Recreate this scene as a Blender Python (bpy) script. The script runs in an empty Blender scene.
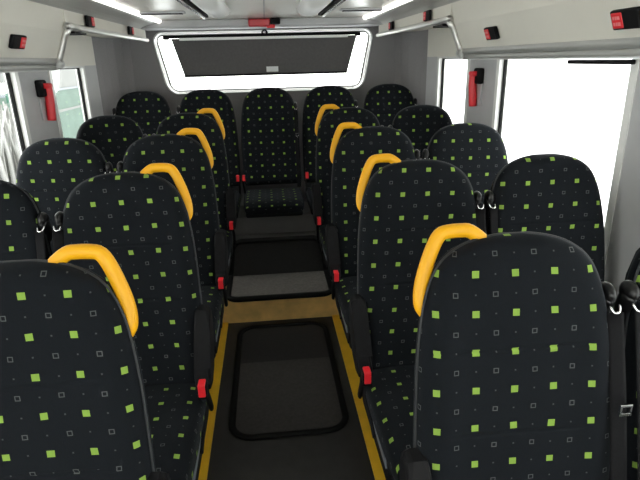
import bpy, bmesh, math, random
from mathutils import Vector, Matrix
random.seed(7)
PI = math.pi
sc = bpy.context.scene
COL = sc.collection

# ------------------------------------------------------------------ camera
F, PITCH, YAW, ROLL = 517.0, math.radians(19.224), math.radians(5.272), math.radians(1.463)
fw = Vector((math.sin(YAW)*math.cos(PITCH), math.cos(YAW)*math.cos(PITCH), -math.sin(PITCH)))
r0 = Vector((math.cos(YAW), -math.sin(YAW), 0))
u0 = r0.cross(fw)
rr = r0*math.cos(ROLL) - u0*math.sin(ROLL)
uu = u0*math.cos(ROLL) + r0*math.sin(ROLL)
cd = bpy.data.cameras.new('camera')
cam = bpy.data.objects.new('camera', cd); COL.objects.link(cam)
cd.sensor_width = 36; cd.lens = F*36/640; cd.clip_start = 0.02; cd.clip_end = 500
M3 = Matrix((rr, uu, -fw)).transposed()
cam.matrix_world = Matrix.Translation((-0.009, 0, 1.65)) @ M3.to_4x4()
sc.camera = cam

# ------------------------------------------------------------------ world / exposure
w = bpy.data.worlds.new('overcast'); sc.world = w; w.use_nodes = True
bgn = w.node_tree.nodes['Background']
bgn.inputs['Color'].default_value = (1.0, 0.985, 0.955, 1)
bgn.inputs['Strength'].default_value = 5.0
sc.view_settings.view_transform = 'Standard'
sc.view_settings.look = 'None'
sc.view_settings.gamma = 1.0
sc.view_settings.exposure = 0.0
try:
    sc.cycles.max_bounces = 10; sc.cycles.diffuse_bounces = 6; sc.cycles.transparent_max_bounces = 12
    sc.cycles.use_denoising = True
    sc.cycles.sample_clamp_indirect = 6
except Exception:
    pass

# ------------------------------------------------------------------ materials
def mat(name, col, rough=0.6, metal=0.0, noise=0.0, nscale=40.0, bump=0.0, spec=0.5, sheen=0.0, coat=0.0):
    m = bpy.data.materials.new(name); m.use_nodes = True
    nt = m.node_tree; b = nt.nodes['Principled BSDF']
    b.inputs['Base Color'].default_value = (*col, 1)
    b.inputs['Roughness'].default_value = rough
    b.inputs['Metallic'].default_value = metal
    b.inputs['Specular IOR Level'].default_value = spec
    b.inputs['Sheen Weight'].default_value = sheen
    b.inputs['Coat Weight'].default_value = coat
    if noise or bump:
        tc = nt.nodes.new('ShaderNodeTexCoord')
        n = nt.nodes.new('ShaderNodeTexNoise'); n.inputs['Scale'].default_value = nscale; n.inputs['Detail'].default_value = 5
        nt.links.new(tc.outputs['Object'], n.inputs['Vector'])
        if noise:
            mr = nt.nodes.new('ShaderNodeMapRange')
            mr.inputs['To Min'].default_value = 1-noise; mr.inputs['To Max'].default_value = 1+noise
            mr.inputs['From Min'].default_value = 0.3; mr.inputs['From Max'].default_value = 0.7
            nt.links.new(n.outputs['Fac'], mr.inputs['Value'])
            mx = nt.nodes.new('ShaderNodeVectorMath'); mx.operation = 'SCALE'
            mx.inputs[0].default_value = col
            nt.links.new(mr.outputs['Result'], mx.inputs['Scale'])
            nt.links.new(mx.outputs['Vector'], b.inputs['Base Color'])
        if bump:
            bp = nt.nodes.new('ShaderNodeBump'); bp.inputs['Strength'].default_value = bump; bp.inputs['Distance'].default_value = 0.002
            nt.links.new(n.outputs['Fac'], bp.inputs['Height']); nt.links.new(bp.outputs['Normal'], b.inputs['Normal'])
    return m

class NT:
    """tiny math helper for node trees"""
    def __init__(s, nt): s.nt = nt
    def m(s, op, a, b=None, c=None):
        n = s.nt.nodes.new('ShaderNodeMath'); n.operation = op
        for i, v in enumerate((a, b, c)):
            if v is None: continue
            if isinstance(v, (int, float)): n.inputs[i].default_value = v
            else: s.nt.links.new(v, n.inputs[i])
        return n.outputs[0]
    def mix(s, f, a, b):
        n = s.nt.nodes.new('ShaderNodeMix'); n.data_type = 'RGBA'
        s.nt.links.new(f, n.inputs[0])
        for i, v in ((6, a), (7, b)):
            if isinstance(v, tuple): n.inputs[i].default_value = (*v, 1)
            else: s.nt.links.new(v, n.inputs[i])
        return n.outputs[2]

PITCHM = 0.0865; PITCHV = 0.0815
def fabric():
    m = bpy.data.materials.new('dotted_fabric'); m.use_nodes = True
    nt = m.node_tree; b = nt.nodes['Principled BSDF']; H = NT(nt)
    uv = nt.nodes.new('ShaderNodeUVMap'); uv.uv_map = 'UVMap'
    # the lattice of the weave: cell number = row vector . (u, v, 1), stored per seat because every cover is stretched a little differently
    nw = nt.nodes.new('ShaderNodeTexNoise'); nw.inputs['Scale'].default_value = 9; nw.inputs['Detail'].default_value = 1
    nt.links.new(uv.outputs['UV'], nw.inputs['Vector'])
    sw = nt.nodes.new('ShaderNodeVectorMath'); sw.operation = 'MULTIPLY_ADD'
    nt.links.new(nw.outputs['Color'], sw.inputs[0]); sw.inputs[1].default_value = (0.010, 0.010, 0); sw.inputs[2].default_value = (-0.005, -0.005, 1)
    ad = nt.nodes.new('ShaderNodeVectorMath'); ad.operation = 'ADD'
    nt.links.new(uv.outputs['UV'], ad.inputs[0]); nt.links.new(sw.outputs[0], ad.inputs[1])
    def lattice(nm):
        at = nt.nodes.new('ShaderNodeAttribute'); at.attribute_type = 'OBJECT'; at.attribute_name = nm
        dp = nt.nodes.new('ShaderNodeVectorMath'); dp.operation = 'DOT_PRODUCT'
        nt.links.new(at.outputs['Vector'], dp.inputs[0]); nt.links.new(ad.outputs[0], dp.inputs[1])
        return dp.outputs['Value']
    U = lattice('weave_u'); V = lattice('weave_v')
    def cell(x, off):   # distance from lattice point, 0..0.5
        return H.m('ABSOLUTE', H.m('SUBTRACT', H.m('FRACT', H.m('ADD', x, 0.5+off)), 0.5))
    u0_, v0_, u5, v5 = cell(U, 0), cell(V, 0), cell(U, .5), cell(V, .5)
    cheb = H.m('MAXIMUM', u0_, v0_)
    green = H.m('LESS_THAN', cheb, 0.088)
    c2 = H.m('MAXIMUM', u5, v5)
    outl = H.m('MULTIPLY', H.m('LESS_THAN', c2, 0.066), H.m('GREATER_THAN', c2, 0.043))
    d1 = H.m('LESS_THAN', H.m('MAXIMUM', u5, v0_), 0.020)
    d2 = H.m('LESS_THAN', H.m('MAXIMUM', u0_, v5), 0.020)
    dots = H.m('MAXIMUM', d1, d2)
    nz = nt.nodes.new('ShaderNodeTexNoise'); nz.inputs['Scale'].default_value = 900; nz.inputs['Detail'].default_value = 2
    nt.links.new(uv.outputs['UV'], nz.inputs['Vector'])
    base = H.mix(nz.outputs['Fac'], (0.004, 0.0048, 0.0064), (0.0105, 0.0125, 0.0155))
    c = H.mix(outl, base, (0.08, 0.085, 0.085))
    c = H.mix(dots, c, (0.06,0.065,0.065))
    c = H.mix(green, c, (0.20, 0.32, 0.055))
    nt.links.new(c, b.inputs['Base Color'])
    b.inputs['Roughness'].default_value = 0.9
    b.inputs['Specular IOR Level'].default_value = 0.10
    b.inputs['Sheen Weight'].default_value = 0.05; b.inputs['Sheen Roughness'].default_value = 0.35
    b.inputs['Sheen Tint'].default_value = (0.8, 0.9, 1, 1)
    bp = nt.nodes.new('ShaderNodeBump'); bp.inputs['Strength'].default_value = 0.35; bp.inputs['Distance'].default_value = 0.001
    nt.links.new(nz.outputs['Fac'], bp.inputs['Height']); nt.links.new(bp.outputs['Normal'], b.inputs['Normal'])
    return m

def streaky(name, c1, c2, sx, sz):
    m = bpy.data.materials.new(name); m.use_nodes = True
    nt = m.node_tree; b = nt.nodes['Principled BSDF']; H = NT(nt)
    tc = nt.nodes.new('ShaderNodeTexCoord'); mp = nt.nodes.new('ShaderNodeMapping')
    mp.inputs['Scale'].default_value = (sx, sx, sz)
    nt.links.new(tc.outputs['Object'], mp.inputs['Vector'])
    n = nt.nodes.new('ShaderNodeTexNoise'); n.inputs['Scale'].default_value = 1; n.inputs['Detail'].default_value = 6
    nt.links.new(mp.outputs[0], n.inputs['Vector'])
    rp = nt.nodes.new('ShaderNodeMapRange'); rp.inputs['From Min'].default_value = .4; rp.inputs['From Max'].default_value = .6
    nt.links.new(n.outputs['Fac'], rp.inputs['Value'])
    nt.links.new(H.mix(rp.outputs[0], c1, c2), b.inputs['Base Color'])
    b.inputs['Roughness'].default_value = .9
    return m

FAB = fabric()
M_PIPE = mat('grey_piping', (0.018, 0.020, 0.023), 0.6)
M_BLACK = mat('black_plastic', (0.008, 0.008, 0.009), 0.6, spec=.1, noise=.15)
M_BLACKG = mat('black_glossy_plastic', (0.006, 0.006, 0.007), 0.3, spec=.4)
M_BELT = mat('black_webbing', (0.007, 0.007, 0.008), 0.7, spec=.1, noise=.2, nscale=300)
M_SHELL = mat('charcoal_seat_shell', (0.010, 0.011, 0.012), 0.65, spec=.12)
M_YEL = mat('yellow_handle_plastic', (0.76, 0.37, 0.006), 0.42, spec=.35, noise=.04, nscale=12)
M_YELF = mat('yellow_floor_edging', (0.95, 0.56, 0.03), 0.4, noise=.1, nscale=9)
M_GREYD = mat('dark_grey_plinth', (0.10, 0.097, 0.092), 0.5, noise=.1, nscale=8)
M_RED = mat('red_plastic', (0.72, 0.02, 0.03), 0.35)
M_CHROME = mat('chrome', (0.85, 0.85, 0.86), 0.12, 1.0)
M_STEEL = mat('grey_painted_steel', (0.20, 0.22, 0.25), 0.4, .3)
M_CREAM = mat('cream_panel', (0.72, 0.695, 0.62), 0.5, noise=.02, nscale=5)
M_WHITE = mat('white_gloss_trim', (0.86, 0.86, 0.84), 0.25)
M_CEIL = mat('ceiling_laminate', (0.80, 0.77, 0.70), 0.28, noise=.03, nscale=4, spec=.7)
M_GREY = mat('grey_plastic_panel', (0.47, 0.47, 0.48), 0.55, noise=.05, nscale=8)
M_CARPET = mat('grey_carpet_lining', (0.26, 0.25, 0.255), 0.95, noise=.15, nscale=200, bump=.4)
M_RAIL = mat('grey_rail', (0.44, 0.44, 0.42), 0.35)
M_ALU = mat('brushed_aluminium', (0.70, 0.69, 0.66), 0.3, .8)
M_RUB = mat('black_rubber', (0.004, 0.004, 0.004), 0.7, spec=.2)
M_FLOOR = mat('dark_grey_vinyl', (0.028, 0.027, 0.025), 0.6, noise=.18, nscale=14, bump=.1)
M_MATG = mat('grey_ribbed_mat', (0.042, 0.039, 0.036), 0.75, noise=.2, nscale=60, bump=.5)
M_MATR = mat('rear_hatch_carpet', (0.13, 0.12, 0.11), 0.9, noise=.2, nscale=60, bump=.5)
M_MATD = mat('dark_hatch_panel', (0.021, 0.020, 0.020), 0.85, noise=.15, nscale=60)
M_TAN = mat('worn_yellow_brown_vinyl', (0.82, 0.52, 0.17), 0.5, noise=.16, nscale=12, bump=.2)
M_BLIND = mat('grey_roller_blind_cloth', (0.10, 0.095, 0.095), 0.9, noise=.08, nscale=50)
M_LABEL = mat('white_label', (0.75, 0.75, 0.75), 0.5)
M_SNOW = mat('snow', (0.85, 0.87, 0.9), 0.9, noise=.05, nscale=.6)
M_BODY = mat('white_body_panel', (0.7, 0.7, 0.7), 0.4)
M_DRED = mat('dark_red_display', (0.45, 0.02, 0.03), 0.3)

M_LAMP = mat('lit_strip_diffuser', (.9, .9, .88), .3)
M_LAMP.node_tree.nodes['Principled BSDF'].inputs['Emission Color'].default_value = (1, .97, .9, 1)
M_LAMP.node_tree.nodes['Principled BSDF'].inputs['Emission Strength'].default_value = 1.8

def glass(name):
    m = bpy.data.materials.new(name); m.use_nodes = True
    nt = m.node_tree; nt.nodes.remove(nt.nodes['Principled BSDF'])
    out = nt.nodes['Material Output']
    tr = nt.nodes.new('ShaderNodeBsdfTransparent'); tr.inputs[0].default_value = (.95, .97, .96, 1)
    gl = nt.nodes.new('ShaderNodeBsdfGlossy'); gl.inputs['Roughness'].default_value = .03
    fr = nt.nodes.new('ShaderNodeFresnel'); fr.inputs['IOR'].default_value = 1.45
    geo = nt.nodes.new('ShaderNodeNewGeometry')
    H = NT(nt)
    f = H.m('MINIMUM', H.m('MULTIPLY', fr.outputs[0], H.m('SUBTRACT', 1.0, geo.outputs['Backfacing'])), .5)
    mx = nt.nodes.new('ShaderNodeMixShader')
    nt.links.new(f, mx.inputs[0]); nt.links.new(tr.outputs[0], mx.inputs[1]); nt.links.new(gl.outputs[0], mx.inputs[2])
    nt.links.new(mx.outputs[0], out.inputs['Surface'])
    return m
M_GLASS = glass('window_glass')

# ------------------------------------------------------------------ object helpers
def link(name, me, m, parent=None, smooth=False):
    o = bpy.data.objects.new(name, me); COL.objects.link(o)
    if m is not None and not me.materials:
        for k in (m if isinstance(m, (list, tuple)) else [m]): me.materials.append(k)
    if parent is not None: o.parent = parent
    if smooth:
        for p in me.polygons: p.use_smooth = True
    return o
def obj(name, bm, m, parent=None, smooth=False):
    bmesh.ops.recalc_face_normals(bm, faces=bm.faces)
    me = bpy.data.meshes.new(name); bm.to_mesh(me); bm.free()
    return link(name, me, m, parent, smooth)
def empty(name, loc):
    o = bpy.data.objects.new(name, None); COL.objects.link(o); o.location = loc; o.empty_display_size = .1
    return o
def tag(o, label, cat, group=None, kind=None):
    o['label'] = label; o['category'] = cat
    if group: o['group'] = group
    if kind: o['kind'] = kind
    return o
def struct(o):
    o['kind'] = 'structure'; return o

def box(bm, lo, hi, bev=0.0, seg=2):
    vs = [bm.verts.new((x, y, z)) for x in (lo[0], hi[0]) for y in (lo[1], hi[1]) for z in (lo[2], hi[2])]
    idx = [(0, 1, 3, 2), (4, 6, 7, 5), (0, 4, 5, 1), (2, 3, 7, 6), (0, 2, 6, 4), (1, 5, 7, 3)]
    fs = [bm.faces.new([vs[i] for i in f]) for f in idx]
    if bev > 0:
        es = set(e for f in fs for e in f.edges)
        bmesh.ops.bevel(bm, geom=list(es), offset=bev, segments=seg, affect='EDGES', profile=.5)
    return bm
def boxo(name, lo, hi, m, parent=None, bev=0.0, smooth=False):
    bm = bmesh.new(); box(bm, lo, hi, bev)
    return obj(name, bm, m, parent, smooth)
def prism(bm, pts, axis, a, b, bev=0.0):
    """polygon pts (2D) extruded along axis 'X','Y','Z' from a to b"""
    def mk(p, t):
        return {'X': (t, p[0], p[1]), 'Y': (p[0], t, p[1]), 'Z': (p[0], p[1], t)}[axis]
    A = [bm.verts.new(mk(p, a)) for p in pts]; B = [bm.verts.new(mk(p, b)) for p in pts]
    n = len(pts); fs = [bm.faces.new(A), bm.faces.new(list(reversed(B)))]
    for i in range(n): fs.append(bm.faces.new((A[i], A[(i+1) % n], B[(i+1) % n], B[i])))
    if bev:
        es = set(e for f in fs[:2] for e in f.edges)
        bmesh.ops.bevel(bm, geom=list(es), offset=bev, segments=2, affect='EDGES', profile=.5)
    return bm
def smooth_path(pts, sub=6, closed=False):
    P = [Vector(p) for p in pts]; out = []; n = len(P)
    rng = range(n) if closed else range(n-1)
    for i in rng:
        p1, p2 = P[i], P[(i+1) % n]
        p0 = P[i-1] if (i > 0 or closed) else p1 + (p1-p2)
        p3 = P[(i+2) % n] if (i+2 < n or closed) else p2 + (p2-p1)
        for k in range(sub):
            t = k/sub
            out.append(.5*((2*p1) + (p2-p0)*t + (2*p0-5*p1+4*p2-p3)*t*t + (3*p1-p0-3*p2+p3)*t*t*t))
    if not closed: out.append(P[-1])
    return out
def tube(bm, pts, ra, rb=None, n=10, closed=False, up=(0, 1, 0), taper=None, square=0):
    """sweep an ellipse (ra across, rb along 'up') along pts"""
    rb = rb or ra; P = [Vector(p) for p in pts]; N = len(P); rings = []
    upv = Vector(up)
    for i, p in enumerate(P):
        a = P[i-1] if (i > 0 or closed) else p
        b = P[(i+1) % N] if (i < N-1 or closed) else p
        t = (b-a).normalized()
        s = t.cross(upv)
        if s.length < 1e-4: s = t.cross(Vector((1, 0, 0)))
        s.normalize(); q = s.cross(t).normalized()
        k = taper(i/(N-1)) if taper else 1
        ring = []
        for j in range(n):
            an = 2*PI*(j+.5)/n; c, d = math.cos(an), math.sin(an)
            if square:
                c = math.copysign(abs(c)**square, c); d = math.copysign(abs(d)**square, d)
            ring.append(bm.verts.new(p + s*ra*k*c + q*rb*k*d))
        rings.append(ring)
    R = range(N) if closed else range(N-1)
    for i in R:
        A, B = rings[i], rings[(i+1) % N]
        for j in range(n): bm.faces.new((A[j], A[(j+1) % n], B[(j+1) % n], B[j]))
    if not closed:
        bm.faces.new(rings[0]); bm.faces.new(list(reversed(rings[-1])))
    return bm
def ellipsoid(bm, c, r, nu=14, nv=9):
    top = bm.verts.new((c[0], c[1], c[2]+r[2])); bot = bm.verts.new((c[0], c[1], c[2]-r[2])); rings = []
    for i in range(1, nv):
        a = PI*i/nv
        rings.append([bm.verts.new((c[0]+r[0]*math.sin(a)*math.cos(2*PI*j/nu), c[1]+r[1]*math.sin(a)*math.sin(2*PI*j/nu), c[2]+r[2]*math.cos(a))) for j in range(nu)])
    for j in range(nu):
        bm.faces.new((top, rings[0][j], rings[0][(j+1) % nu])); bm.faces.new((bot, rings[-1][(j+1) % nu], rings[-1][j]))
        for i in range(len(rings)-1):
            bm.faces.new((rings[i][j], rings[i+1][j], rings[i+1][(j+1) % nu], rings[i][(j+1) % nu]))
    return bm
def loft(name, rings, vcoord, m, parent=None, ucenter=None):
    """rings: closed loops of equal length (index 0 = seam at the back). UV in metres."""
    n = len(rings[0]); verts = [p for r in rings for p in r]; faces = []; uvs = []
    us = []
    for r in rings:
        acc = [0.0]
        for j in range(n): acc.append(acc[-1] + (Vector(r[(j+1) % n])-Vector(r[j])).length)
        half = acc[n//2]; us.append([a-half for a in acc])
    for i in range(len(rings)-1):
        for j in range(n):
            a, b, c, d = i*n+j, i*n+(j+1) % n, (i+1)*n+(j+1) % n, (i+1)*n+j
            faces.append((a, b, c, d))
            uvs += [(us[i][j], vcoord[i]), (us[i][j+1], vcoord[i]), (us[i+1][j+1], vcoord[i+1]), (us[i+1][j], vcoord[i+1])]
    for k, base in ((0, 0), (len(rings)-1, (len(rings)-1)*n)):
        faces.append(tuple(base+j for j in range(n))); uvs += [(us[k][j], vcoord[k]) for j in range(n)]
    me = bpy.data.meshes.new(name); me.from_pydata(verts, [], faces)
    ul = me.uv_layers.new(name='UVMap')
    for k, q in enumerate(uvs): ul.data[k].uv = q
    bm = bmesh.new(); bm.from_mesh(me); bmesh.ops.recalc_face_normals(bm, faces=bm.faces); bm.to_mesh(me); bm.free()
    return link(name, me, m, parent, True)
def copy_tree(o, parent=None):
    c = o.copy(); COL.objects.link(c); c.parent = parent
    for ch in list(o.children): copy_tree(ch, c)
    return c

# ================================================================== SETTING
WX = 1.20      # inner face of the side walls
YF, YR = -1.3, 4.47
CZ = 1.95      # ceiling
def wall_side(name, s, wins, y0, y1, z0, z1, m):
    """wall slab at x = s*WX with rectangular openings wins=(y0,y1,z0,z1)"""
    bm = bmesh.new()
    ys = sorted(set([y0, y1] + [v for q in wins for v in q[:2]]))
    for a, b in zip(ys, ys[1:]):
        hole = [q for q in wins if q[0] <= a+1e-6 and q[1] >= b-1e-6]
        if hole:
            q = hole[0]; box(bm, (min(s*WX, s*(WX+.05)), a, z0), (max(s*WX, s*(WX+.05)), b, q[2]))
            box(bm, (min(s*WX, s*(WX+.05)), a, q[3]), (max(s*WX, s*(WX+.05)), b, z1))
        else:
            box(bm, (min(s*WX, s*(WX+.05)), a, z0), (max(s*WX, s*(WX+.05)), b, z1))
    return struct(obj(name, bm, m))
ZW0, ZW1 = 0.82, 1.65
WIN = [(-1.1, -.1, ZW0, ZW1), (0.1, 1.50, ZW0, ZW1), (1.66, 2.75, ZW0, ZW1), (3.13, 3.74, ZW0, ZW1)]
for s, nm in ((-1, 'wall_left'), (1, 'wall_right')):
    wall_side(nm, s, WIN, YF, 4.0, -.05, ZW1, M_GREY)
    # cream upper strip of the wall above the windows
    lo = (min(s*WX, s*(WX+.05)), YF, ZW1); hi = (max(s*WX, s*(WX+.05)), 4.0, CZ)
    struct(boxo('trim_1' if s < 0 else 'trim_2', lo, hi, M_CREAM))
# window units
wn = 0
for s in (-1, 1):
    for (a, b, z0, z1) in WIN:
        wn += 1
        bm = bmesh.new(); x0, x1 = s*(WX-.004), s*(WX+.045)
        lo, hi = min(x0, x1), max(x0, x1)
        t = .035
        box(bm, (lo, a, z0), (hi, a+t, z1)); box(bm, (lo, b-t, z0), (hi, b, z1))
        box(bm, (lo, a+t, z0), (hi, b-t, z0+.03)); box(bm, (lo, a+t, z1-.012), (hi, b-t, z1))
        fr = struct(obj('window_%d' % wn, bm, M_WHITE))
        bm = bmesh.new(); k = .014; t2 = t+k; xl, xh = sorted((s*(WX+.018), s*(WX+.034)))
        box(bm, (xl, a+t, z0+.03), (xh, a+t2, z1-.012)); box(bm, (xl, b-t2, z0+.03), (xh, b-t, z1-.012))
        box(bm, (xl, a+t2, z0+.03), (xh, b-t2, z0+.03+k)); box(bm, (xl, a+t2, z1-.012-.006), (xh, b-t2, z1-.012))
        obj('rubber_seal', bm, M_RUB, fr)
        xl, xh = sorted((s*(WX+.023), s*(WX+.028)))
        boxo('window_pane', (xl, a+t2, z0+.03+k), (xh, b-t2, z1-.018), M_GLASS, fr)

# rear wall with rounded window opening, curved side linings
def rrect(cx, cz, hw, hh, r, n=8, taper=0.0):
    pts = []
    for qx, qz, a0 in ((1, 1, 0), (-1, 1, 90), (-1, -1, 180), (1, -1, 270)):
        for k in range(n+1):
            a = math.radians(a0+90*k/n)
            x = qx*(hw-r) + r*math.cos(a); z = qz*(hh-r) + r*math.sin(a)
            x *= 1 - taper*(hh-z)/(2*hh)      # narrower at the bottom
            pts.append((cx+x, cz+z))
    return pts
def ring_frame(name, outer, inner, y0, y1, m, parent=None, smooth=False):
    bm = bmesh.new(); n = len(outer)
    L = [[bm.verts.new((p[0], y, p[1])) for p in q] for q, y in ((outer, y0), (inner, y0), (inner, y1), (outer, y1))]
    for a, b in ((0, 1), (1, 2), (2, 3), (3, 0)):
        for j in range(n): bm.faces.new((L[a][j], L[a][(j+1) % n], L[b][(j+1) % n], L[b][j]))
    return obj(name, bm, m, parent, smooth)
RWC, RWH, RWHH = 1.647, 0.875, 0.225
hole = rrect(0, RWC, RWH, RWHH, .07, 8, .10)
outer = rrect(0, RWC, .97, .265, .002, 8, 0)
bm = bmesh.new(); n = len(hole)
A = [bm.verts.new((p[0], YR, p[1])) for p in hole]; B = [bm.verts.new((p[0], YR, p[1])) for p in outer]
A2 = [bm.verts.new((p[0], YR+.06, p[1])) for p in hole]
for j in range(n):
    k = (j+1) % n
    bm.faces.new((A[j], A[k], B[k], B[j])); bm.faces.new((A[j], A2[j], A2[k], A[k]))
box(bm, (-1.06, YR, -.05), (1.06, YR+.06, RWC-.265)); box(bm, (-1.06, YR, RWC+.265), (1.06, YR+.06, CZ))
for q in (-1, 1):
    xa_, xb_ = sorted((q*.97, q*1.06)); box(bm, (xa_, YR, RWC-.265), (xb_, YR+.06, RWC+.265))
struct(obj('wall_rear', bm, M_CARPET))
for s in (-1, 1):                                             # curved corner linings
    pts = [(WX, 4.0), (WX-.004, 4.12), (WX-.02, 4.24), (WX-.05, 4.35), (WX-.09, 4.43), (1.055, YR+.005)]
    bm = bmesh.new()
    prof = [(s*x, y) for x, y in pts] + [(s*1.10, YR+.07), (s*(WX+.06), YR+.07), (s*(WX+.06), 4.0)]
    prism(bm, prof, 'Z', -.05, CZ)
    struct(obj('trim_3' if s < 0 else 'trim_4', bm, M_CARPET))
# white glossy reveal around the rear window + glass
def splay(name, outer, inner, y0, y1, m):
    bm = bmesh.new(); n = len(outer)
    o0 = [bm.verts.new((p[0]*1.012, y0, RWC+(p[1]-RWC)*1.03)) for p in outer]; a_ = [bm.verts.new((p[0], y0-.004, p[1])) for p in outer]
    b_ = [bm.verts.new((p[0], y1, p[1])) for p in inner]; c_ = [bm.verts.new((p[0]*1.012, y1, RWC+(p[1]-RWC)*1.03)) for p in outer]
    for A_, B_ in ((o0, a_), (a_, b_), (b_, c_), (c_, o0)):
        for j in range(n): bm.faces.new((A_[j], A_[(j+1) % n], B_[(j+1) % n], B_[j]))
    return obj(name, bm, m)
wf = struct(splay('window_9', rrect(0, RWC, RWH+.006, RWHH+.006, .09, 8, .10), rrect(0, RWC, RWH-.012, RWHH-.012, .06, 8, .10), YR-.010, YR+.055, M_WHITE))
ring_frame('rubber_seal', rrect(0, RWC, RWH-.012, RWHH-.012, .06, 8, .10), rrect(0, RWC, RWH-.017, RWHH-.017, .05, 8, .10), YR+.04, YR+.055, M_RUB, wf)
bm = bmesh.new(); prism(bm, rrect(0, RWC, RWH-.017, RWHH-.017, .05, 8, .10), 'Y', YR+.045, YR+.050)
obj('window_pane', bm, M_GLASS, wf)

# front wall with windscreen opening (behind the camera)
bm = bmesh.new()
box(bm, (-WX-.05, YF-.05, -.05), (WX+.05, YF, .75)); box(bm, (-WX-.05, YF-.05, 1.85), (WX+.05, YF, CZ))
box(bm, (-WX-.05, YF-.05, .75), (-1.1, YF, 1.85)); box(bm, (1.1, YF-.05, .75), (WX+.05, YF, 1.85))
struct(obj('wall_front', bm, M_GREY))
ws = struct(obj('window_10', box(box(bmesh.new(), (-1.1, YF-.04, .75), (-1.07, YF-.01, 1.85)), (1.07, YF-.04, .75), (1.1, YF-.01, 1.85)), M_RUB))
boxo('window_pane', (-1.07, YF-.03, .75), (1.07, YF-.025, 1.85), M_GLASS, ws)

# floor: sunken aisle, seat platforms, raised rear
YS = 3.13; ZU = .18; YB = 3.50; ZB = .45
struct(boxo('floor', (-.41, YF, -.05), (.41, YS, 0), M_FLOOR))
for s, nm in ((-1, 'trim_5'), (1, 'trim_6')):
    bm = bmesh.new()
    prism(bm, [(YF, -.05), (YB, -.05), (YB, .255), (-.2, .14), (YF, .14)], 'X', s*.41, s*WX)
    struct(obj(nm, bm, M_FLOOR))
    bm = bmesh.new(); x0, x1 = sorted((s*.348, s*.41))
    box(bm, (x0, YF, 0), (x1, YS-.004, .012), .002)
    struct(obj('trim_7' if s < 0 else 'trim_8', bm, M_YELF))
struct(boxo('trim_9', (-.41, YS, -.05), (.41, YB, ZU), M_TAN))
struct(boxo('trim_10', (-WX, YB, -.05), (WX, YR, ZB), M_GREYD))
struct(boxo('trim_13', (-1.12, 3.64, ZB), (1.12, 3.68, ZB+.13), M_GREYD))
def bent_loop(pts, name, mt, r=.011, up=(0, 0, 1)):
    bm = bmesh.new(); tube(bm, pts, r, r*.8, 8, closed=True, up=up)
    return bm

# floor hatch in the aisle
def loop2d(x0, x1, y0, y1, r, n=6):
    out = []
    for cx, cy, a0 in ((x1-r, y1-r, 0), (x0+r, y1-r, 90), (x0+r, y0+r, 180), (x1-r, y0+r, 270)):
        for k in range(n+1):
            a = math.radians(a0+90*k/n); out.append((cx+r*math.cos(a), cy+r*math.sin(a)))
    return out
h = empty('floor_hatch', (0, 2.5, 0))
tag(h, 'long floor hatch with rounded black rubber rim sunk in the lower aisle', 'hatch')
X0, X1, Y0, Y1, YM = -.262, .285, 1.985, 3.045, 2.62
lp = loop2d(X0, X1, Y0, Y1, .10)
bm = bmesh.new(); tube(bm, [(p[0], p[1]-2.5, .008) for p in lp], .017, .010, 8, closed=True, up=(0, 0, 1))
obj('rubber_rim', bm, M_RUB, h, True)
def clip(pts, y, keep_above):
    out = []
    for i in range(len(pts)):
        p, q = pts[i], pts[(i+1) % len(pts)]
        ip, iq = (p[1] >= y) == keep_above, (q[1] >= y) == keep_above
        if ip: out.append(p)
        if ip != iq:
            t = (y-p[1])/(q[1]-p[1]); out.append((p[0]+t*(q[0]-p[0]), y))
    return out
bm = bmesh.new(); prism(bm, [(p[0], p[1]-2.5) for p in clip(lp, YM, False)], 'Z', 0, .005); obj('front_half', bm, M_MATG, h)
bm = bmesh.new(); prism(bm, [(p[0], p[1]-2.5) for p in clip(lp, YM, True)], 'Z', 0, .004); obj('rear_half', bm, M_MATD, h)  # rear half of the hatch surface, coloured darker than the front half

# second hatch, folding up the riser under the rear seats
h = empty('step_hatch', (0, YB, ZU))
tag(h, 'rubber-rimmed hatch folding from the upper step up the riser below the rear bench', 'hatch')
def bend(px, t):     # t<0: on the floor in front of the riser, t>0: up the riser
    return (px, t, .008) if t < 0 else (px, -.008, .008+t)
RIM = .019
lp2 = loop2d(-.338, .352, -.405, .262, .07)
dense = []
for i in range(len(lp2)):
    p, q = lp2[i], lp2[(i+1) % len(lp2)]
    L = math.hypot(q[0]-p[0], q[1]-p[1]); k = max(1, int(L/.03))
    for j in range(k): dense.append((p[0]+(q[0]-p[0])*j/k, p[1]+(q[1]-p[1])*j/k))
def tp(px, t): return px*(1-.10*max(0, t)/.27)
bm = bmesh.new(); tube(bm, [bend(tp(p[0], p[1]), p[1]) for p in dense], .019, .016, 8, closed=True, up=(0, -.7, .7))
obj('rubber_rim', bm, M_RUB, h, True)
fl = clip(lp2, 0, False); up_ = clip(lp2, 0, True)
bm = bmesh.new(); prism(bm, fl, 'Z', .001, .006); obj('floor_panel', bm, M_MATR, h)
bm = bmesh.new(); prism(bm, [(tp(p[0], p[1]), p[1]) for p in up_], 'Y', -.006, -.001); obj('riser_panel', bm, M_MATD, h)

# ------------------------------------------------------------------ ceiling
bm = bmesh.new(); box(bm, (-WX-.05, YF-.05, CZ), (WX+.05, YR+.07, CZ+.05))
struct(obj('ceiling', bm, M_CEIL))
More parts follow.
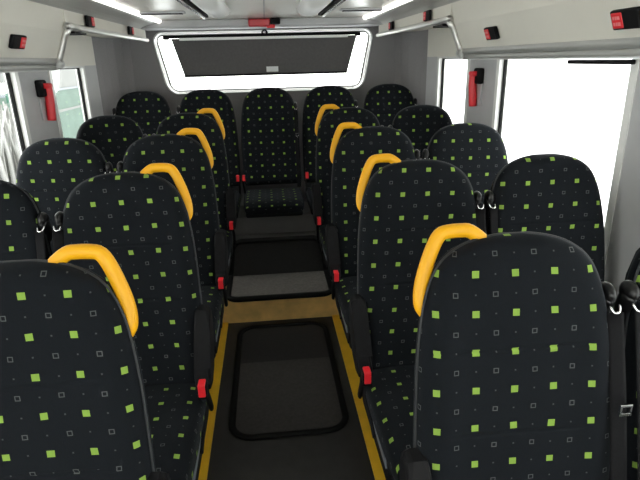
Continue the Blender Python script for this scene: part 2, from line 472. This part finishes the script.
# seam line in the ceiling lining
struct(boxo('trim_11', (.0, 2.0, CZ-.003), (.006, 4.15, CZ), M_GREY))
struct(boxo('trim_12', (-.92, 4.18, 1.895), (.92, YR, CZ), M_GREY, None, .012))
for s in (-1, 1):
    # luggage duct: grey padded upper rail running the whole length
    d = empty('overhead_duct', (s*.95, YF, 1.82))
    side = 'left' if s < 0 else 'right'
    tag(d, 'cream overhead service duct with grey rails along the %s side above the windows' % side, 'overhead duct')
    def P(pts): return [(s*(x)-s*.95, z-1.82) for x, z in pts]
    # upper padded rail (cross-section in X,Z)
    bm = bmesh.new(); prism(bm, P([(.905, 1.893), (.885, 1.905), (.86, 1.915), (.80, 1.925), (.775, 1.935), (.775, CZ), (.93, CZ), (.94, 1.893)]), 'Y', 0, 4.35-YF)
    obj('upper_rail', bm, M_RAIL, d)
    bm = bmesh.new(); prism(bm, P([(.745, 1.934), (.762, 1.926), (.775, 1.934), (.775, CZ), (.745, CZ)]), 'Y', 1.2, 4.2-YF)
    obj('light_strip', bm, M_LAMP, d)
    # deep front cover to Y=2.7, short cover beyond
    YC = 2.66
    bm = bmesh.new(); prism(bm, P([(.975, 1.665), (.922, 1.80), (.905, 1.895), (.93, 1.895), (.947, 1.80), (1.0, 1.665)]), 'Y', 0, YC-YF)
    obj('deep_cover', bm, M_CREAM, d)
    bm = bmesh.new(); prism(bm, P([(.903, 1.82), (.905, 1.895), (.93, 1.895), (.928, 1.82)]), 'Y', YC-YF, 4.36-YF)
    obj('short_cover', bm, M_CREAM, d)
    bm = bmesh.new(); prism(bm, P([(.90, 1.815), (.93, 1.83), (1.2, 1.84), (1.2, 1.85), (.93, 1.84), (.90, 1.83)]), 'Y', YC-YF, 4.2-YF)
    obj('shelf_underside', bm, M_CREAM, d)
    # bottom of the deep cover back to wall
    bm = bmesh.new(); prism(bm, P([(.98, 1.662), (1.2, 1.662), (1.2, 1.67), (.98, 1.67)]), 'Y', 0, YC-YF)
    obj('deep_underside', bm, M_CREAM, d)
    bm = bmesh.new(); prism(bm, P([(.98, 1.665), (.925, 1.80), (.91, 1.83), (1.2, 1.84), (1.2, 1.665)]), 'Y', YC-YF-.004, YC-YF)
    obj('end_panel', bm, M_CREAM, d)
    # lower rail: soft grey double bead
    bm = bmesh.new(); yl = YC-YF+.01
    for (x_, z_, r_x) in ((.985, 1.676, .021), (.990, 1.648, .016)):
        tube(bm, [(s*x_-s*.95, 0, z_-1.82), (s*x_-s*.95, yl, z_-1.82)], r_x, r_x, 14, up=(0, 0, 1))
    obj('lower_rail', bm, M_RAIL, d, True)
    # tube frame: up the end of the cover and along the short cover
    bm = bmesh.new()
    pth = smooth_path([(s*.97-s*.95, YC-YF, 1.66-1.82), (s*.925-s*.95, YC-YF+.0, 1.765-1.82), (s*.905-s*.95, YC-YF, 1.80-1.82), (s*.895-s*.95, YC-YF+.03, 1.822-1.82), (s*.893-s*.95, YC-YF+.12, 1.822-1.82), (s*.893-s*.95, 4.34-YF, 1.822-1.82)], 4)
    tube(bm, pth, .015, .015, 10, up=(0, .3, 1)); obj('tube_rail', bm, M_ALU, d, True)
    bm = bmesh.new(); tube(bm, [(s*.972-s*.95, YC-YF-.02, 1.662-1.82), (s*.972-s*.95, YC-YF+.03, 1.662-1.82)], .022, .022, 12); obj('rail_clip', bm, M_RAIL, d, True)
    # two longitudinal ceiling rails
    c = empty('ceiling_light_rail', (s*.385, 2.7, CZ))
    tag(c, 'thin %s ceiling light rail with bright metal edge running rearwards' % side, 'light rail')
    boxo('rail_body', (-.022, -2.4, -.022), (.022, 1.05, 0), M_BLACK, c, .004)
    boxo('metal_edge', (-.007, -2.4, -.034), (.012, 1.0, -.022), M_CHROME, c, .002)
    c = tag(obj('ceiling_lamp_housing', tube(bmesh.new(), [(0, -1.6, 0), (0, .6, 0), (0, .70, 0), (0, .745, 0.002), (0, .76, .004)], .075, .05, 20, up=(0, 0, 1), taper=None), M_WHITE, None, True),
            'rounded white lamp housing on the ceiling, %s of the centre seam' % side, 'lamp housing')
    c.location = (s*.275, 2.72, CZ)
    c = empty('air_vent', (s*.62, 3.52, CZ))
    tag(c, 'narrow black air vent slot in the ceiling near the %s duct' % side, 'air vent')
    boxo('vent_frame', (-.14, -.035, -.012), (.14, .035, 0), M_GREY, c, .004)
    bm = bmesh.new()
    for k in range(3): box(bm, (-.125, -.027+k*.02, -.016), (.125, -.015+k*.02, -.011))
    obj('vent_grille', bm, M_BLACK, c)
    # dark slit on the shelf underside
    v = tag(boxo('shelf_slot', (-.05, -.10, -.012), (.05, .10, 0), M_BLACK, None, .004), 'small dark slot under the %s duct behind its stepped end' % side, 'slot')
    v.location = (s*1.08, 3.25, 1.829)

# service units on the duct faces
units = [(-1, 2.20, 1.745), (-1, 2.97, 1.863), (-1, 3.83, 1.863), (1, 1.375, 1.735), (1, 2.23, 1.74), (1, 3.00, 1.863), (1, 3.86, 1.863)]
ulabs = ['black and red service button unit on the left duct, nearest the viewer', 'black and red service button unit on the left duct just past its stepped end',
         'small dark service button unit on the left duct next to the rear wall', 'large black service unit with red legend at the upper right edge of the picture',
         'black and red service button unit on the right duct above the big window', 'black and red service button unit on the right duct just past its stepped end',
         'small dark service button unit on the right duct next to the rear wall']
for (s, y, z), lb in zip(units, ulabs):
    deep = z < 1.8
    e = empty('service_unit', (s*(.945 if deep else .899), y, z))
    tilt = math.atan2(.053, .135) if deep else 0
    tag(e, lb, 'service unit', 'service button units along the overhead ducts')
    hw, hh = .055, .026
    e.rotation_euler = (0, -s*tilt, 0)
    x0, x1 = sorted((-s*.002, -s*.018))
    boxo('housing', (x0, -hw, -hh), (x1, hw, hh), M_BLACK, e, .005)
    x0, x1 = sorted((-s*.014, -s*.020))
    bt = boxo('red_button', (x0, hw-.05, -hh+.005), (x1, hw-.006, hh-.005), M_RED, e, .003)
    bm = bmesh.new(); x0, x1 = sorted((-s*.0195, -s*.0212))
    for k, zz in enumerate((-.009, .007)):
        box(bm, (x0, hw-.042, zz-.004), (x1, hw-.032, zz+.005)); box(bm, (x0, hw-.029, zz-.004), (x1, hw-.024, zz+.005)); box(bm, (x0, hw-.020, zz-.004), (x1, hw-.014, zz+.005))
    obj('legend', bm, mat('pale_red_legend', (.8, .25, .25), .5), bt)

# emergency hammers on the pillars
for s, y, lb in ((-1, 2.96, 'red emergency hammer in a black holder on the grey pillar of the left wall'), (1, 2.95, 'red emergency hammer in a black holder on the grey pillar of the right wall')):
    e = empty('emergency_hammer', (s*(WX-.0), y, 1.48)); tag(e, lb, 'emergency hammer', 'emergency hammers on the window pillars')
    x0, x1 = sorted((0, -s*.035))
    boxo('holder', (x0, -.045, .02), (x1, .035, .105), M_BLACK, e, .010)
    boxo('holder_back', (min(0, -s*.01), -.03, -.10), (max(0, -s*.01), .03, .03), M_GREY, e, .003)
    bm = bmesh.new(); tube(bm, smooth_path([(-s*.035, .028, .085), (-s*.036, .03, .03), (-s*.032, .026, -.05), (-s*.028, .024, -.105)], 4), .025, .022, 12, up=(1, 0, 0)); obj('hammer_handle', bm, M_RED, e, True)
    bm = bmesh.new(); tube(bm, [(-s*.04, -.02, .075), (-s*.04, .055, .075)], .014, .014, 12, up=(0, 0, 1)); obj('hammer_head', bm, M_RED, e, True)

# ------------------------------------------------------------------ rear window blind, red lamp, camera
b = empty('roller_blind', (0, 4.40, 1.83)); tag(b, 'dark grey roller blind drawn over the middle of the rear window', 'roller blind')
bm = bmesh.new(); prism(bm, [(-.725, 0), (.735, 0), (.655, -.275), (-.65, -.275)], 'Y', 0, .006); obj('blind_cloth', bm, M_BLIND, b)
bm = bmesh.new(); tube(bm, [(-.75, 0, .012), (.75, 0, .012)], .010, .010, 12, up=(0, 0, 1)); obj('roller_tube', bm, M_BLACK, b, True)
boxo('metal_rail', (-.66, -.028, -.016), (.66, -.016, .004), M_WHITE, b, .002)
boxo('paper_label', (.0, -.003, -.262), (.095, 0, -.222), M_LABEL, b)
bm = bmesh.new(); box(bm, (-.65, -.005, -.288), (.655, .010, -.272), .003); obj('bottom_bar', bm, M_BLACK, b)
for sx in (-1, 1): boxo('end_bracket', (sx*.755-.03, -.012, -.006), (sx*.755+.01, .045, .024), M_BLACK, b, .004)
e = empty('brake_lamp', (0, 4.18, 1.925)); tag(e, 'red and dark lamp unit hanging from the header above the rear window', 'lamp')
boxo('red_lens', (-.115, -.06, -.035), (.045, 0, .02), M_DRED, e, .010)
boxo('dark_housing', (.046, -.06, -.020), (.12, 0, .024), M_BLACK, e, .010)
boxo('red_tail', (.02, -.055, -.045), (.08, -.01, -.021), M_RED, e, .006)
e = empty('rear_camera', (0, 4.44, 1.862)); tag(e, 'small black camera with glassy lens at the top middle of the rear window', 'camera')
bm = bmesh.new(); tube(bm, [(0, -.075, 0), (0, -.02, 0), (0, 0, 0)], .026, .020, 16, up=(0, 0, 1)); obj('camera_body', bm, M_BLACK, e, True)
bm = bmesh.new(); tube(bm, [(0, -.082, 0), (0, -.074, 0)], .012, .012, 14, up=(0, 0, 1)); obj('lens', bm, M_CHROME, e, True)

# ventilation bar on top of big right window
e = tag(boxo('window_latch', (-.008, -.19, -.008), (.008, .19, .008), M_BLACK, None, .003), 'thin black bar latch at the top of the big right window', 'latch')
e.location = (WX-.014, 1.86, 1.618)

# ================================================================== SEATS
H_TOP, LEN, WMAX = 1.12, .72, .218
TILT = math.radians(13)
OUT = [(0, 0), (.003, .045), (.010, .082), (.025, .122), (.057, .162), (.09, .181), (.15, .199), (.30, .216), (.50, .222), (.80, .222)]
OT = [math.sqrt(a) for a, b in OUT]; OV = [b for a, b in OUT]
OD = [(OV[i+1]-OV[i])/(OT[i+1]-OT[i]) for i in range(len(OT)-1)]
OM = [OD[0]] + [0 if OD[i-1]*OD[i] <= 0 else 2*OD[i-1]*OD[i]/(OD[i-1]+OD[i]) for i in range(1, len(OD))] + [OD[-1]]
def outline(s):
    t = math.sqrt(max(0, min(s, .799)))
    k = max(i for i in range(len(OT)-1) if OT[i] <= t+1e-9)
    h_ = OT[k+1]-OT[k]; x = (t-OT[k])/h_
    return (OV[k]*(1+2*x)*(1-x)**2 + OM[k]*h_*x*(1-x)**2 + OV[k+1]*x*x*(3-2*x) + OM[k+1]*h_*x*x*(x-1))
SP = [(0.0, 0.0)]
for k in range(400):
    th = math.radians(max(9, 16-14*(k+.5)*.002)); SP.append((SP[-1][0]-.002*math.sin(th), SP[-1][1]-.002*math.cos(th)))
YTOPL = -SP[360][0]
def spine(s):
    """s = distance from the top: (y, z) of the backrest mid-line, upper part leaning back more"""
    if s < 0: return YTOPL-s*math.sin(math.radians(16)), H_TOP-s*math.cos(math.radians(16))
    k = min(398, int(s/.002)); f = s/.002-k
    return YTOPL+SP[k][0]*(1-f)+SP[k+1][0]*f, H_TOP+SP[k][1]*(1-f)+SP[k+1][1]*f
def tilt_at(s):
    y0, z0 = spine(s-.01); y1, z1 = spine(s+.01)
    return math.atan2(y0-y1, z0-z1)
def sup(a, n):
    c, d = math.cos(a), math.sin(a)
    return math.copysign(abs(c)**(2/n), c), math.copysign(abs(d)**(2/n), d)
def back_ring(s, inset=0., dfac=1., off=0., N=56, seam=0.):
    w_ = max(.002, outline(s)-inset); d = .052*math.sqrt(max(.0, 1-max(0, 1-s/.05)**2))*dfac
    d = max(d, .002); y, z = spine(s); ta = tilt_at(s); out = []
    for j in range(N):
        a = PI/2 + 2*PI*j/N
        cx, cy = sup(a, 3.4)
        x = w_*cx; dy = d*cy
        if cy < 0:       # front: dish between side bolsters, narrower than the back
            e = (x/max(w_, .01))
            bol = .022*min(1, s/.25)*(1-math.exp(-((abs(e))/.78)**6))
            dy -= bol*(-cy); dy += .006*(-cy)
            x *= 1-.07*(-cy)
            if seam and abs(e) < .72: dy += seam
        dy += off
        out.append((x, y+dy*math.cos(ta), z-dy*math.sin(ta)*-1*-1))
    return out
def levels():
    L = [0.0008]
    k = 1
    while True:
        s = .30*(1-math.cos(PI/2*k/14))
        if k > 14: break
        L.append(s); k += 1
    L += [.30+(LEN-.30)*j/16 for j in range(1, 17)]
    for c in SEAMS: L += [c-.008, c-.0035, c, c+.0035, c+.008]
    L = sorted(set(round(x, 5) for x in L)); out = [L[0]]
    for x in L[1:]:
        if x-out[-1] > .0028: out.append(x)
    return out
SEAMS = (.235, .415)
def make_backrest(parent):
    lv = levels(); rings = []
    for s in lv:
        sm = 0
        for c in SEAMS:
            if abs(s-c) < .003: sm = .004
        rings.append(back_ring(s, seam=sm))
    return loft('backrest', rings, [-s for s in lv], FAB, parent)
def make_shell(parent):
    lv = [.004, .012, .03, .06, .11, .18, .30, .42, .55, .66, .735]
    return loft('back_shell', [back_ring(s, inset=.010, dfac=.55, off=.030) for s in lv], lv, M_SHELL, parent)
def rim_path(fac, dy, s1=.70, inset=0.):
    L, R = [], []
    for k in range(0, 40):
        s = .0015+(s1-.0015)*(k/39)**1.9
        d = .052*math.sqrt(max(.0, 1-max(0, 1-s/.05)**2)); y, z = spine(s); ta = tilt_at(s)
        q = dy*d/.052; x = outline(s)*fac-inset
        p = (x, y+q*math.cos(ta), z-q*math.sin(ta)*-1*-1)
        R.append(p); L.append((-x, p[1], p[2]))
    return list(reversed(L)) + R
def make_piping(parent):
    bm = bmesh.new(); tube(bm, rim_path(.998, -.006), .0030, .0030, 6, up=(0, 1, 0))
    return obj('piping', bm, M_PIPE, parent, True)
def cushion_rings():
    rings, vs = [], []
    prof = [(-.475, .345, .02, .185), (-.472, .36, .045, .20), (-.455, .372, .06, .208), (-.42, .382, .066, .214), (-.35, .385, .068, .218), (-.25, .384, .066, .22), (-.15, .380, .064, .22), (-.05, .376, .062, .218), (.0, .374, .058, .21), (.02, .374, .03, .19)]
    prof = [tuple(v) + (h2,) for v, h2 in zip(smooth_path([p[:3] for p in prof], 3), [q[0] for q in smooth_path([(p[3], 0, 0) for p in prof], 3)])]
    L = 0; prev = None
    for (y, zc, hz, hw) in prof:
        if prev: L += math.hypot(y-prev[0], (zc+hz)-(prev[1]+prev[2]))
        prev = (y, zc, hz); r = []
        N = 112
        for j in range(N):
            a = -PI/2 + 2*PI*j/N; cx, cz = sup(a, 3.6)
            dz = hz*cz
            if cz > 0: dz += cz*(.014*(abs(cx)**3)) - .004*cz
            r.append((hw*cx, y, zc+dz))
        rings.append(r); vs.append(L)
    return rings, vs
def make_seat(kind, ax, name='passenger_seat'):
    """ax = x direction of the aisle (+1 / -1); kind: aisle, window, rear"""
    root = empty(name, (0, 0, 0))
    b_ = make_backrest(root)
    make_piping(b_)
    make_shell(root)
    rg, vs = cushion_rings(); cz = -.065 if kind == 'rear' else 0; rg = [[(p[0], p[1], (p[2]-.44)*(.62 if cz else 1)+.44+cz) for p in q] for q in rg]; cu = loft('seat_cushion', rg, vs, FAB, root)
    # under-frame
    if kind == 'rear':
        bm = bmesh.new(); box(bm, (-.205, -.38, .245), (.205, .0, .290), .012); obj('seat_frame', bm, M_SHELL, root)
        bm = bmesh.new(); box(bm, (-.17, -.30, .113), (.17, -.0, .245), .006); obj('seat_base', bm, M_SHELL, root)
    else:
        bm = bmesh.new(); box(bm, (-.205, -.42, .255), (.205, .04, .318), .012); obj('seat_frame', bm, M_SHELL, root)
        bm = bmesh.new(); prism(bm, [(-.36, .254), (-.05, .254), (-.09, .03), (.0, .0), (-.40, .0), (-.30, .03)], 'X', -.03, .03, .004)
        obj('pedestal', bm, M_STEEL, root)
    # seat belt: guide at the shoulder away from the aisle, webbing, buckle
    gx = -ax if kind != 'window' else ax
    if kind == 'rear': gx = ax
    y, z = spine(.150)
    g = empty('belt_guide', (0, 0, 0)); g.parent = root
    COL.objects.unlink(g); bpy.data.objects.remove(g)
    bm = bmesh.new(); ellipsoid(bm, (gx*.204, y-.005, z+.012), (.015, .028, .024)); tube(bm, smooth_path([(gx*.195, y+.01, z-.06), (gx*.204, y+.005, z-.03), (gx*.204, y-.01, z+.01)], 4), .015, .022, 10, up=(0, 1, 0))
    gd = obj('belt_guide', bm, M_BLACKG, root, True)
    bm = bmesh.new(); tube(bm, smooth_path([(gx*.194, y-.036, z-.004), (gx*.198, y-.046, z-.014), (gx*.210, y-.046, z-.014), (gx*.216, y-.036, z-.002)], 4), .0026, .0026, 8)
    obj('chrome_clip', bm, M_CHROME, gd, True)
    y2, z2 = spine(.66)
    bm = bmesh.new()
    tube(bm, smooth_path([(gx*.202, y-.045, z-.015), (gx*.202, (y+y2)/2-.068, (z+z2)/2), (gx*.202, y2-.075, z2+.02), (gx*.203, y2-.065, z2-.09)], 6), .017, .0016, 8, up=(.25*gx, 1, 0), square=.6)
    obj('seat_belt', bm, M_BELT, root, True)
    # belt tongue parked low on the webbing
    bm = bmesh.new(); ym, zm = (y+y2)/2-.070, (z+z2)/2+.05; box(bm, (gx*.202-.013, ym-.010, zm-.012), (gx*.202+.013, ym-.004, zm-.004), .001); box(bm, (gx*.202-.013, ym-.010, zm+.010), (gx*.202+.013, ym-.004, zm+.016), .001); box(bm, (gx*.202-.013, ym-.010, zm-.006), (gx*.202-.009, ym-.004, zm+.012)); box(bm, (gx*.202+.009, ym-.010, zm-.006), (gx*.202+.013, ym-.004, zm+.012)); obj('belt_tongue', bm, M_CHROME, root)
    # buckle on the aisle side (opposite the guide)
    bx = -gx*(.230 if kind != 'rear' else .212)
    bm = bmesh.new(); tube(bm, smooth_path([(bx, -.05, .33), (bx+gx*-.006, -.12, .42), (bx+gx*-.008, -.165, .475)], 4), .013, .008, 8, up=(1, 0, 0)); st = obj('buckle_stalk', bm, M_BLACK, root, True)
    bm = bmesh.new(); box(bm, (bx-.015, -.195, .468), (bx+.015, -.155, .515), .004); bk = obj('buckle', bm, M_BLACK, root)
    bm = bmesh.new(); box(bm, (bx-.011, -.199, .478), (bx+.011, -.160, .521), .003); obj('red_release', bm, M_RED, bk)
    if kind == 'aisle':
        # yellow grab handle: loops out of the shell round the aisle shoulder
        pts = [(.030, -.050), (.056, -.014), (.082, .006), (.100, .009), (.130, .008), (.148, .002), (.163, -.022), (.179, -.062), (.190, -.100), (.193, -.130), (.189, -.150), (.175, -.178)]
        yy = spine(.06)[0]+.022
        P3 = smooth_path([(ax*(x+.006), yy+ (0.0 if -.1 < z_ else .0) + z_*math.sin(TILT), H_TOP+z_) for x, z_ in pts], 3)
        bm = bmesh.new(); tube(bm, P3, .0150, .0135, 14, up=(0, 1, 0), square=.85, taper=lambda t: 1.0 if t < .9 else 1-(t-.9)*4)
        hd = obj('grab_handle', bm, M_YEL, root, True)
        # armrest at aisle side, folded low, and recliner cover
        bm = bmesh.new()
        arm = [(.055, .66), (.03, .685), (-.005, .68), (-.05, .62), (-.12, .53), (-.145, .485), (-.13, .455), (-.09, .45), (-.02, .47), (.03, .52), (.06, .60)]
        x0, x1 = sorted((ax*.200, ax*.252)); prism(bm, arm, 'X', x0, x1, .016); obj('armrest', bm, M_BLACK, root)
        bm = bmesh.new(); x0, x1 = sorted((ax*.190, ax*.212))
        prism(bm, [(-.43, .335), (-.40, .372), (-.02, .385), (.05, .43), (.06, .30), (-.02, .27), (-.40, .275)], 'X', x0, x1, .006)
        sd = obj('side_cover', bm, M_BLACK, root)
        bm = bmesh.new(); x0, x1 = sorted((ax*.212, ax*.216)); prism(bm, [(-.40, .33), (-.39, .352), (-.10, .362), (-.10, .340)], 'X', x0, x1); obj('metal_strip', bm, M_STEEL, sd)
        bm = bmesh.new(); tube(bm, smooth_path([(ax*.216, -.10, .36), (ax*.220, -.20, .345), (ax*.220, -.26, .325)], 4), .010, .006, 8, up=(1, 0, 0)); obj('recline_lever', bm, M_BLACK, root, True)
    return root

ROWS = [(0.988, 1.296), (1.713, 1.320), (2.467, 1.343), (3.248, 1.367)]
YOFF = YTOPL
XA, XW = .488, .948
shifts = {}
DEFW = ((1/PITCHM, 0, .3), (0, 1/PITCHV, .4))
def place(root, x, ytop, ztop, label, group, weave=DEFW):
    root.location = (x, ytop-YOFF, ztop-H_TOP)
    tag(root, label, 'seat', group)
    for ch in root.children:
        kind_ = ch.name.split('.')[0]
        if kind_ in ('backrest', 'seat_cushion'):
            wv = weave if kind_ == 'backrest' else (DEFW[0][:2] + (weave[0][2],), DEFW[1])
            ch['weave_u'] = tuple(float(a) for a in wv[0]); ch['weave_v'] = tuple(float(a) for a in wv[1])
protos = {(k, s): make_seat(k, -s) for k in ('aisle', 'window') for s in (-1, 1)}
used = set()
rown = {0: 'nearest row', 1: 'second row from the viewer', 2: 'third row from the viewer', 3: 'fourth row from the viewer'}
SH = {('aisle', 1, 0): ((11.976, -0.179, 2.177), (0.168, 12.456, 1.961)),
      ('aisle', -1, 0): ((12.257, 0.808, -0.228), (0.122, 12.969, 0.818)),
      ('aisle', 1, 1): ((11.799, -1.212, 1.63), (0.293, 12.855, 0.484)),
      ('aisle', -1, 1): ((11.468, 1.168, 2.095), (-0.135, 12.6, 1.224)),
      ('aisle', 1, 2): ((11.422, -0.146, 1.762), (0.122, 12.435, 0.518)),
      ('aisle', -1, 2): ((11.561, 0.0, 1.04), (0.0, 12.27, 1.029)),
      ('window', -1, 1): ((11.561, 0.0, -1.345), (0.0, 12.27, 0.748)),
      ('window', -1, 2): ((11.614, 1.1, 1.573), (0.274, 12.156, 1.324)),
      ('window', -1, 3): ((11.258, 1.128, 1.103), (-0.231, 11.764, 0.759)),
      ('window', 1, 1): ((11.505, -1.177, 1.825), (0.019, 12.822, 1.247)),
      ('window', 1, 2): ((11.491, -0.818, 0.827), (0.246, 12.353, 1.086)),
      ('window', 1, 3): ((11.287, -0.736, 0.656), (0.249, 12.068, 1.928)),
      ('rear', 0): ((11.518, -0.036, 1.821), (0.04, 11.678, 3.825)),
      ('rear', -2): ((11.518, -0.036, 1.521), (0.04, 11.678, 3.825)),
      ('rear', -1): ((11.518, -0.036, 1.671), (0.04, 11.678, 3.825)),
      ('rear', 1): ((11.518, -0.036, 1.9709999999999999), (0.04, 11.678, 3.825)),
      ('rear', 2): ((11.518, -0.036, 2.121), (0.04, 11.678, 3.825))}
XADJ = {('aisle', -1, 0): -.018, ('window', 1, 1): -.009, ('window', 1, 2): -.009, ('window', -1, 2): 0}
for i, (yt, zt) in enumerate(ROWS):
    for k, xx in (('aisle', XA), ('window', XW)):
        for s in (-1, 1):
            if (k, s, i) == ('window', -1, 0): continue      # wholly outside the frame
            key = (k, s)
            o = protos[key] if key not in used else copy_tree(protos[key])
            used.add(key)
            side = 'left' if s < 0 else 'right'
            if k == 'aisle':
                lb = 'yellow-handled seat on the %s of the aisle, %s' % (side, rown[i])
            else:
                lb = 'dotted seat without handle beside the %s windows, %s' % (side, rown[i])
            place(o, s*xx + XADJ.get((k, s, i), 0), yt, zt, lb, 'patterned seats in rows either side of the aisle', SH.get((k, s, i), DEFW))
rl = ['leftmost seat of the rear bench, in the left corner', 'second seat from the left on the rear bench', 'middle seat of the rear bench facing straight down the aisle',
      'second seat from the right on the rear bench', 'rightmost seat of the rear bench, in the right corner']
r_ = {s: make_seat('rear', s) for s in (-1, 1)}
ru = set()
for k in range(-2, 3):
    s = 1 if k >= 0 else -1
    o = r_[s] if s not in ru else copy_tree(r_[s]); ru.add(s)
    place(o, k*.468, 4.119, 1.459, 'green-dotted black ' + rl[k+2], 'patterned seats of the rear bench', SH.get(('rear', k), DEFW))

# ================================================================== OUTSIDE
g = struct(boxo('ground', (-60, -40, -1.1), (60, 60, -1.0), M_SNOW))
M_MINT = mat('mint_cladding', (0.105, 0.155, 0.13), .7, noise=.12, nscale=1.5)
M_PALE = mat('pale_cladding', (0.20, 0.205, 0.20), .7, noise=.06, nscale=2)
M_DG = mat('dark_green_paint', (0.03, 0.10, 0.07), .7)
bld = empty('industrial_shed', (-6.2, 16, -1.0)); tag(bld, 'long low shed with white and mint striped cladding outside the left windows', 'building')
def bb(name, z0, z1, m, x=.0, y0=-2.5, y1=12): return boxo(name, (-4+x, y0, z0+1), (x, y1, z1+1), m, bld)
bb('upper_cladding', 1.03, 2.6, M_PALE); bb('grey_gutter', .97, 1.03, M_STEEL, .03); bb('mint_cladding', .42, .97, M_MINT); bb('white_band', .35, .42, M_PALE, .02); bb('lower_cladding', -1, .35, M_MINT)
M_FROST = streaky('frosted_stems', (0.13, 0.13, 0.12), (0.42, 0.42, 0.41), 5, .35)
hd = empty('frosted_hedge', (-5.6, 12.2, -1.0)); tag(hd, 'frost-covered streaky hedge seen through the big left window', 'hedge')
bm = bmesh.new()
for k in range(170):
    x = random.uniform(-.5, .3); y = random.uniform(-5.5, 1.25); hgt = random.uniform(1.55, 1.95)
    rr_ = random.uniform(.03, .07)
    tube(bm, smooth_path([(x, y, 0), (x+random.uniform(-.1, .1), y+random.uniform(-.1, .1), hgt*.5), (x+random.uniform(-.2, .2), y+random.uniform(-.2, .2), hgt)], 2), rr_, rr_, 6, up=(0, 1, 0), taper=lambda t: 1-.5*t)
obj('stems', bm, M_FROST, hd, True)
tr = empty('evergreen_tree', (-8.0, 11.2, -1.0)); tag(tr, 'dark evergreen tree top behind the hedge on the left', 'tree')
bm = bmesh.new()
for k in range(60):
    a = random.uniform(0, 2*PI); r = random.uniform(0, .9); z = random.uniform(1.9, 2.55)
    ellipsoid(bm, (r*math.cos(a), r*math.sin(a), z), (.16, .16, .13), 7, 5)
obj('foliage', bm, M_DG, tr, True)
bm = bmesh.new(); tube(bm, [(0, 0, 0), (0, 0, 2.2)], .08, .08, 8, up=(0, 1, 0)); obj('trunk', bm, M_MATD, tr)
sg = empty('green_sign', (-5.2, 11.6, -1.0)); tag(sg, 'small dark green sign board on a post outside the left window', 'sign')
boxo('board', (-.015, -.30, 1.98), (.015, .30, 2.16), M_DG, sg); boxo('post', (-.05, -.03, 0), (-.016, .03, 2.16), M_STEEL, sg)
